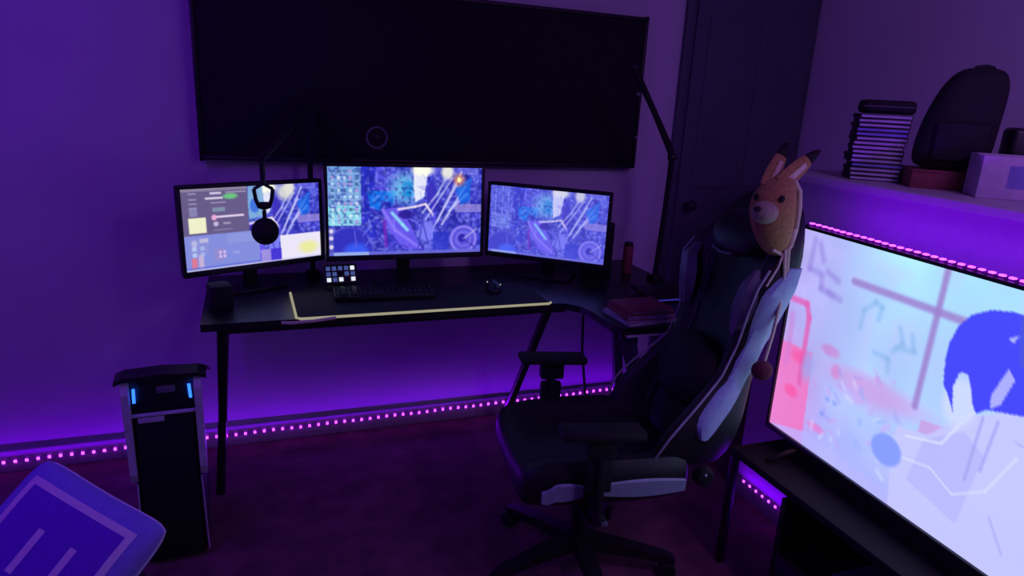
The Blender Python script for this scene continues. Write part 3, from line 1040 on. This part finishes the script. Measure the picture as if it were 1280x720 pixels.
def back_ring(i):
    z, w2, g, t = ZB[i], HW[i], WG[i], TK[i]
    y = yc(z)
    return [(-w2 * .93, y - t * .75, z), (-w2 * .55, y - t, z), (0, y - t * 1.05, z), (w2 * .55, y - t, z), (w2 * .93, y - t * .75, z),
            (w2, y - t * .2, z), (w2 * 1.0, y + g * .6, z), (w2 * .90, y + g, z), (w2 * .76, y + g * .85, z), (w2 * .60, y + g * .15, z),
            (w2 * .3, y + .012, z), (0, y + .014, z), (-w2 * .3, y + .012, z), (-w2 * .60, y + g * .15, z), (-w2 * .76, y + g * .85, z),
            (-w2 * .90, y + g, z), (-w2 * 1.0, y + g * .6, z), (-w2, y - t * .2, z)]


MB().loft([back_ring(i) for i in range(len(ZB))]).build('backrest', M_vinylb, ch, subsurf=1)


def interp(arr, z):
    return float(np.interp(z, ZB, arr))


zs_ = [.565 + i * (1.075 - .565) / 24 for i in range(25)]
for s_ in (-1, 1):
    rings = []
    for z in zs_:
        w2, g, t = interp(HW, z) * 1.0, interp(WG, z), interp(TK, z)
        y = yc(z)
        x0 = s_ * (w2 + .002)
        # outer edge follows the wing: narrow and pushed forward low down, wide at the shoulder
        ya = y + np.interp(z, [.56, .66, .76, .86, 1.08], [g * .25, -t * .1, -t * .5, -t * .62, -t * .5])
        yb_ = y + g * np.interp(z, [.56, .62, .72, .86, 1.0, 1.08], [.35, .62, .66, .62, .62, .2])
        mid = (ya + yb_) / 2
        rings.append([(x0 - s_ * .01, ya, z), (x0 + s_ * .004, ya + (yb_ - ya) * .15, z), (x0 + s_ * .008, mid, z),
                      (x0 + s_ * .004, yb_ - (yb_ - ya) * .15, z), (x0 - s_ * .01, yb_, z)])
    MB().loft(rings).build('back_side_panel', M_vinylp, ch)
    # front bolster face, greyish
    rings = []
    for z in [.86 + i * .20 / 10 for i in range(11)]:
        w2, g = interp(HW, z), interp(WG, z)
        y = yc(z)
        e = math.sin(math.pi * ((z - .86) / .20 * .86 + .07))
        hx = .052 * e
        cx = s_ * w2 * .80
        rings.append([(cx - hx, y + g * .80, z), (cx - hx * .5, y + g * 1.0 + .008 * e, z), (cx + hx * .5, y + g * 1.0 + .006 * e, z), (cx + hx, y + g * .8, z)])
    MB().loft(rings).build('shoulder_patch', M_grey, ch)
    MB().tube([(s_ * (interp(HW, z) * .985 + .002), yc(z) + interp(WG, z) * .86 + .004, z) for z in [.47 + i * .60 / 24 for i in range(25)]], .0035, 6) \
        .build('piping', M_pipe, ch)
    MB().tube([(s_ * (interp(HW, z) * .62), yc(z) + interp(WG, z) * .30 + .010, z) for z in [.50 + i * .60 / 24 for i in range(25)]], .0026, 6) \
        .build('piping', M_grey, ch)
# headrest pillow and lumbar pillow
MB().ball((0, yc(1.13) + .055, 1.13), (.135, .045, .075), 24, rot=(R(22), 0, 0)).build('neck_pillow', M_vinylb, ch)
MB().tube([(-.06, yc(1.10) + .098, 1.075), (0, yc(1.10) + .104, 1.07), (.06, yc(1.10) + .098, 1.075)], .004).build('pillow_trim', M_grey, ch)
MB().ball((0, yc(.70) + .055, .70), (.17, .055, .115), 24, rot=(R(20), 0, 0)).build('lumbar_pillow', M_matte, ch)
# recliner hinge covers
for s_ in (-1, 1):
    MB().cyl((s_ * .19, -.30, .43), (s_ * .222, -.30, .43), .032, .026, 28, .004)  .build('hinge_cover', M_matte, ch)
    MB().ball((s_ * .224, -.295, .445), .004).build('bolt', M_white, ch)
    # armrest
    MB().box((s_ * .18, .055, .355), (.20, .06, .012), bevel=.003).bar((s_ * .270, .055, .352), (s_ * .272, .055, .56), .022, .055, .005) \
        .bar((s_ * .270, .055, .45), (s_ * .270, .055, .54), .032, .07, .006).build('arm_post', M_matte, ch)
    MB().box((s_ * .268, .055, .628), (.08, .235, .026), rot=(R(2), 0, 0), bevel=.011).box((s_ * .270, .055, .59), (.04, .08, .07), bevel=.006).build('arm_pad', M_matte, ch)

# ------------------------------------------------------------------ plush animal hat hung on the chair top
ht = thing('animal_hat', 'tan plush animal hat with braided tassel hung on the chair top', 'hat', (1.307, 1.474, 1.221), R(0))
ht.scale = (.93, .93, .93)
hb = MB()
rings = []
for z, rx, ry, ox in ((-.125, .012, .012, .035), (-.115, .030, .028, .030), (-.085, .050, .045, .022), (-.04, .062, .058, .010), (.01, .068, .066, .0),
                      (.05, .062, .062, .0), (.085, .048, .050, .012), (.108, .028, .03, .022), (.115, .008, .010, .026)):
    rings.append([(ox + rx * math.cos(a), ry * math.sin(a), z) for a in [k * math.pi / 10 for k in range(20)]])
hb.loft(rings)
hb.build('crown', M_tan, ht, subsurf=1)
MB().ball((-.050, -.030, .010), (.038, .036, .033), 18).build('muzzle', mat('pale_tan_plush', (0.38, 0.34, 0.22), .95, noise=.15, scale=120, bump=.8), ht)
MB().ball((-.088, -.042, .022), (.010, .010, .008), 12).build('nose', M_matte, ht)
MB().ball((-.022, -.058, .052), (.009, .007, .010), 12).build('eye', M_matte, ht)
MB().ball((-.066, -.004, .050), (.007, .009, .010), 12).build('eye', M_matte, ht)


def ear(a, b, w_, label=None):
    a, b = Vector(a), Vector(b)
    d_ = b - a
    side = d_.cross(Vector((0, 1, 0))).normalized()
    th = Vector((0, 1, 0))
    rings, tipr, inr = [], [], []
    for f in [i / 10 for i in range(11)]:
        ww = w_ * (math.sin(math.pi * min(1, f * .62 + .34)) ** .9) * (1 if f < .98 else .3)
        c = a + d_ * f
        ring_ = [c + side * ww * math.cos(k * math.pi / 6) + th * .012 * math.sin(k * math.pi / 6) for k in range(12)]
        (rings if f <= .72 else tipr).append(ring_)
        if f == .7:
            tipr.append(ring_)
    e = MB().loft(rings).build('ear', M_tan, ht)
    MB().loft(tipr).build('ear_tip', M_matte, e)
    MB().loft([[r_[0] * .35 + r_[6] * .65 - th * .013, r_[0] * .65 + r_[6] * .35 - th * .013, r_[0] * .6 + r_[6] * .4 - th * .010,
                r_[0] * .4 + r_[6] * .6 - th * .010] for r_ in [[Vector(q) for q in rg] for rg in rings[1:7]]]).build('ear_lining', M_cream, e)


ear((.005, -.012, .085), (.115, -.02, .185), .030)
ear((-.015, .02, .075), (.045, .03, .200), .028)
# pale trim down the right side, flap and braided tassels
MB().tube([(.035, -.035, .10), (.058, -.035, .07), (.070, -.03, .02), (.070, -.03, -.04), (.060, -.03, -.09), (.040, -.025, -.118), (.0, -.03, -.10)],
          [.005, .007, .008, .008, .008, .007, .005], 8).build('trim', M_cream, ht)
MB().tube([(.052, -.035, -.10), (.056, -.038, -.16), (.050, -.040, -.25), (.036, -.044, -.355), (.020, -.046, -.44)], .0052, 8) \
    .tube([(.040, -.035, -.10), (.046, -.042, -.18), (.044, -.044, -.27), (.032, -.048, -.355), (.020, -.046, -.44)], .0045, 8).build('braid', M_cream, ht)
MB().ball((.014, -.048, -.470), (.033, .030, .030), 16).build('pompom', M_pom, ht)
MB().tube([(.040, -.03, -.11), (.02, -.04, -.15), (-.03, -.06, -.20)], .003, 8).build('loose_thread', M_cream, ht)

# ------------------------------------------------------------------ things on the ledge
rg = random.Random(11)
case0 = None
N = 15
names = ['lowest', 'second lowest', 'third lowest', 'fourth lowest', 'fifth lowest', 'sixth lowest', 'seventh lowest', 'middle', 'seventh from the top',
         'sixth from the top', 'fifth from the top', 'fourth from the top', 'third from the top', 'second from the top', 'topmost']
for i in range(N):
    z = LZ + .0002 + i * .0138
    mm = M_case2 if i in (3, 10, 11) else M_case
    t = thing('game_case', '%s pale-spined case in the stack on the white ledge' % names[i], 'game case', (1.91 + rg.uniform(-.004, .004), 1.725 + rg.uniform(-.004, .004), z),
              R(-38 + rg.uniform(-3, 3)), 'stack of game cases on the ledge')
    if i % 5 == 2:
        t['label'] = '%s slim case in the stack on the white ledge' % names[i]
    MB().box((0, .0, .0066), (.150, .13, .0128), bevel=.0015).build('shell', M_black, t)
    MB().box((0, -.0652, .0066), (.144, .002, .0072)).build('spine', mm, t, smooth=False)
bx = thing('black_box', 'small black rounded box on top of the game case stack', 'box', (1.92, 1.735, LZ + N * .0138 + .0006), R(-38))
MB().box((.01, 0, .022), (.15, .14, .042), bevel=.014, seg=3).build('body', M_matte, bx)
MB().box((.01, 0, .0235), (.152, .142, .002)).build('seam', M_grey, bx, smooth=False)

rb = thing('flat_box', 'flat dark red-brown box under the black bag on the ledge', 'box', (1.99, 1.525, LZ), R(-38))
MB().box((0, 0, .024), (.215, .15, .048), bevel=.003).build('box_body', M_beige, rb)
MB().box((0, 0, .051), (.218, .153, .008), bevel=.002).build('lid', M_beige, rb)

bg = thing('soft_bag', 'tall black soft bag with rounded top standing on the flat box', 'bag', (2.0, 1.515, LZ + .0555), R(-38))
rings = []
for z, w2, d2, ox in ((0, .085, .05, -.015), (.02, .100, .066, -.015), (.08, .103, .07, -.012), (.15, .098, .064, -.004), (.21, .092, .056, .008), (.26, .080, .046, .018),
                      (.285, .062, .034, .024), (.298, .040, .018, .026)):
    rings.append([(ox + w2 * (abs(math.cos(a)) ** .6) * (1 if math.cos(a) > 0 else -1), d2 * (abs(math.sin(a)) ** .6) * (1 if math.sin(a) > 0 else -1), z)
                  for a in [k * math.pi / 12 for k in range(24)]])
MB().loft(rings).build('bag_body', M_matte, bg, subsurf=1)
MB().box((-.012, -.070, .085), (.14, .022, .11), bevel=.010).build('pocket', M_matte, bg)
MB().tube([(.0, 0, .288), (.005, 0, .299), (.03, 0, .303), (.05, 0, .299), (.055, 0, .288)], .005).build('handle', M_black, bg)

wb = thing('carton', 'pale lilac-white carton at the right end of the ledge', 'box', (1.985, 1.325, LZ), R(-38))
MB().box((0, 0, .058), (.185, .12, .116), bevel=.003).build('carton_body', M_card, wb)
MB().box((-.0, 0, .1175), (.187, .03, .0015)).build('tape', M_white, wb, smooth=False)
MB().box((.025, -.0605, .062), (.10, .001, .06)).build('label_patch', M_case2, wb, smooth=False)
hc = thing('hard_case', 'black case standing behind the pale carton on the ledge', 'case', (2.20, 1.36, LZ), R(-38))
MB().box((0, 0, .095), (.26, .10, .19), bevel=.014, seg=3).build('case_body', M_black, hc)
MB().tube([(-.05, 0, .19), (-.045, 0, .215), (.045, 0, .215), (.05, 0, .19)], .006).build('handle', M_matte, hc)

# ------------------------------------------------------------------ cushion on a dark beanbag
q0, q1, q3 = Vector((-.537, 1.840, .583)), Vector((-.238, 1.597, .475)), Vector((-.784, 1.647, .335))
ex = (q1 - q0).normalized()
ey = -(q3 - q0)
ey = (ey - ex * ey.dot(ex)).normalized()
ez = ex.cross(ey)
cc = (q1 + q3) / 2
cu = thing('cushion', 'square purple cushion printed with a pale angular outline and two strokes', 'cushion', (0, 0, 0))
cu.matrix_world = Matrix.Translation(cc - ez * .06) @ Matrix((ex, ey, ez)).transposed().to_4x4()
SZ = .205


def ctop(u, v):
    """thickness profile at u,v in -1..1"""
    t = max(0.0, (1 - abs(u) ** 3.5)) * max(0.0, (1 - abs(v) ** 3.5))
    return .062 * t ** .42


def cxy(u, v):
    pin = 1 - .045 * (1 - abs(u) ** 2) * (abs(v) ** 4)
    pin2 = 1 - .045 * (1 - abs(v) ** 2) * (abs(u) ** 4)
    rc = 1 - .075 * (u * v) ** 6
    return u * SZ * pin2 * rc, v * SZ * pin * rc


g_ = MB()
n = 28
grid = {}
for sd in (1, -1):
    for i in range(n + 1):
        for j in range(n + 1):
            u, v = -1 + 2 * i / n, -1 + 2 * j / n
            u, v = math.sin(u * math.pi / 2), math.sin(v * math.pi / 2)
            x, y = cxy(u, v)
            if (i in (0, n) or j in (0, n)) and sd == -1:
                grid[(sd, i, j)] = grid[(1, i, j)]
            else:
                grid[(sd, i, j)] = g_.bm.verts.new((x, y, sd * ctop(u, v)))
for sd in (1, -1):
    for i in range(n):
        for j in range(n):
            q = [grid[(sd, i, j)], grid[(sd, i + 1, j)], grid[(sd, i + 1, j + 1)], grid[(sd, i, j + 1)]]
            g_.bm.faces.new(q if sd == 1 else q[::-1])
g_.build('cover', M_cush, cu)
ed = []
for (a, b) in (((-1, -1), (1, -1)), ((1, -1), (1, 1)), ((1, 1), (-1, 1)), ((-1, 1), (-1, -1))):
    for k in range(14):
        f = k / 14
        ed.append((*cxy(a[0] + (b[0] - a[0]) * f, a[1] + (b[1] - a[1]) * f), 0))
MB().tube(ed, .0035, 6, True).build('seam', M_print, cu)


def print_strip(name, pts, wd):
    mb = MB()
    for (a, b) in zip(pts, pts[1:]):
        a, b = Vector(a), Vector(b)
        d_ = (b - a)
        nrm = Vector((-d_.y, d_.x)).normalized() * wd
        dn = d_.normalized() * wd
        a2, b2 = a - dn, b + dn
        N_ = 16
        prev = None
        for i in range(N_ + 1):
            p = a2 + (b2 - a2) * i / N_
            row = []
            for s_ in (-1, 0, 1):
                qv = p + nrm * s_
                x, y = cxy(qv.x, qv.y)
                row.append(mb.bm.verts.new((x, y, ctop(qv.x, qv.y) + .0012)))
            if prev:
                for k in range(2):
                    mb.bm.faces.new((prev[k], prev[k + 1], row[k + 1], row[k]))
            prev = row
    return mb.build(name, M_print, cu)


fm = MB()
N_ = 24
prev = None
for i in range(N_ + 1):
    v = -.62 + (.70 + .62) * i / N_
    row = []
    for k in range(N_ + 1):
        u = -.72 + 1.45 * k / N_
        x, y = cxy(u, v)
        row.append(fm.bm.verts.new((x, y, ctop(u, v) + .0006)))
    if prev:
        for k in range(N_):
            fm.bm.faces.new((prev[k], prev[k + 1], row[k + 1], row[k]))
    prev = row
fm.build('printed_field', M_field, cu)
print_strip('printed_outline', [(-.70, -.50), (-.74, .72), (.74, .72), (.74, -.15), (.30, -.62), (-.05, -.62), (-.34, -.86), (-.34, -.62), (-.70, -.50)], .045)
print_strip('printed_stroke', [(-.17, .28), (-.17, -.14)], .045)
print_strip('printed_stroke', [(.30, .28), (.30, -.14)], .045)

# beanbag under the cushion
bb = MB()
rings = []
for z, r_, ox in ((0, .20, 0), (.01, .27, 0), (.08, .33, 0), (.16, .33, 0), (.24, .28, -.02), (.32, .20, -.06), (.38, .12, -.10), (.41, .04, -.12)):
    rings.append([(ox + r_ * (1 + .05 * math.sin(3 * a + z * 9)) * math.cos(a), r_ * (1 + .05 * math.sin(3 * a + z * 9)) * math.sin(a), z)
                  for a in [k * math.pi / 14 for k in range(28)]])
bb.loft(rings)
PB = Matrix.Translation((-.60, 1.72, 0)) @ Matrix.Rotation(R(-40), 4, 'Z')
PBi = PB.inverted()
pp = cc - ez * (.06 + .068)
for v_ in bb.bm.verts:
    wv = PB @ v_.co
    dd = (wv - pp).dot(ez)
    if dd > 0:
        v_.co = PBi @ (wv - ez * dd)
b_ = bb.build('beanbag', M_matte, None, subsurf=1, loc=(-.60, 1.72, 0), rot=(0, 0, R(-40)))
tag(b_, 'dark beanbag under the purple cushion', 'beanbag')
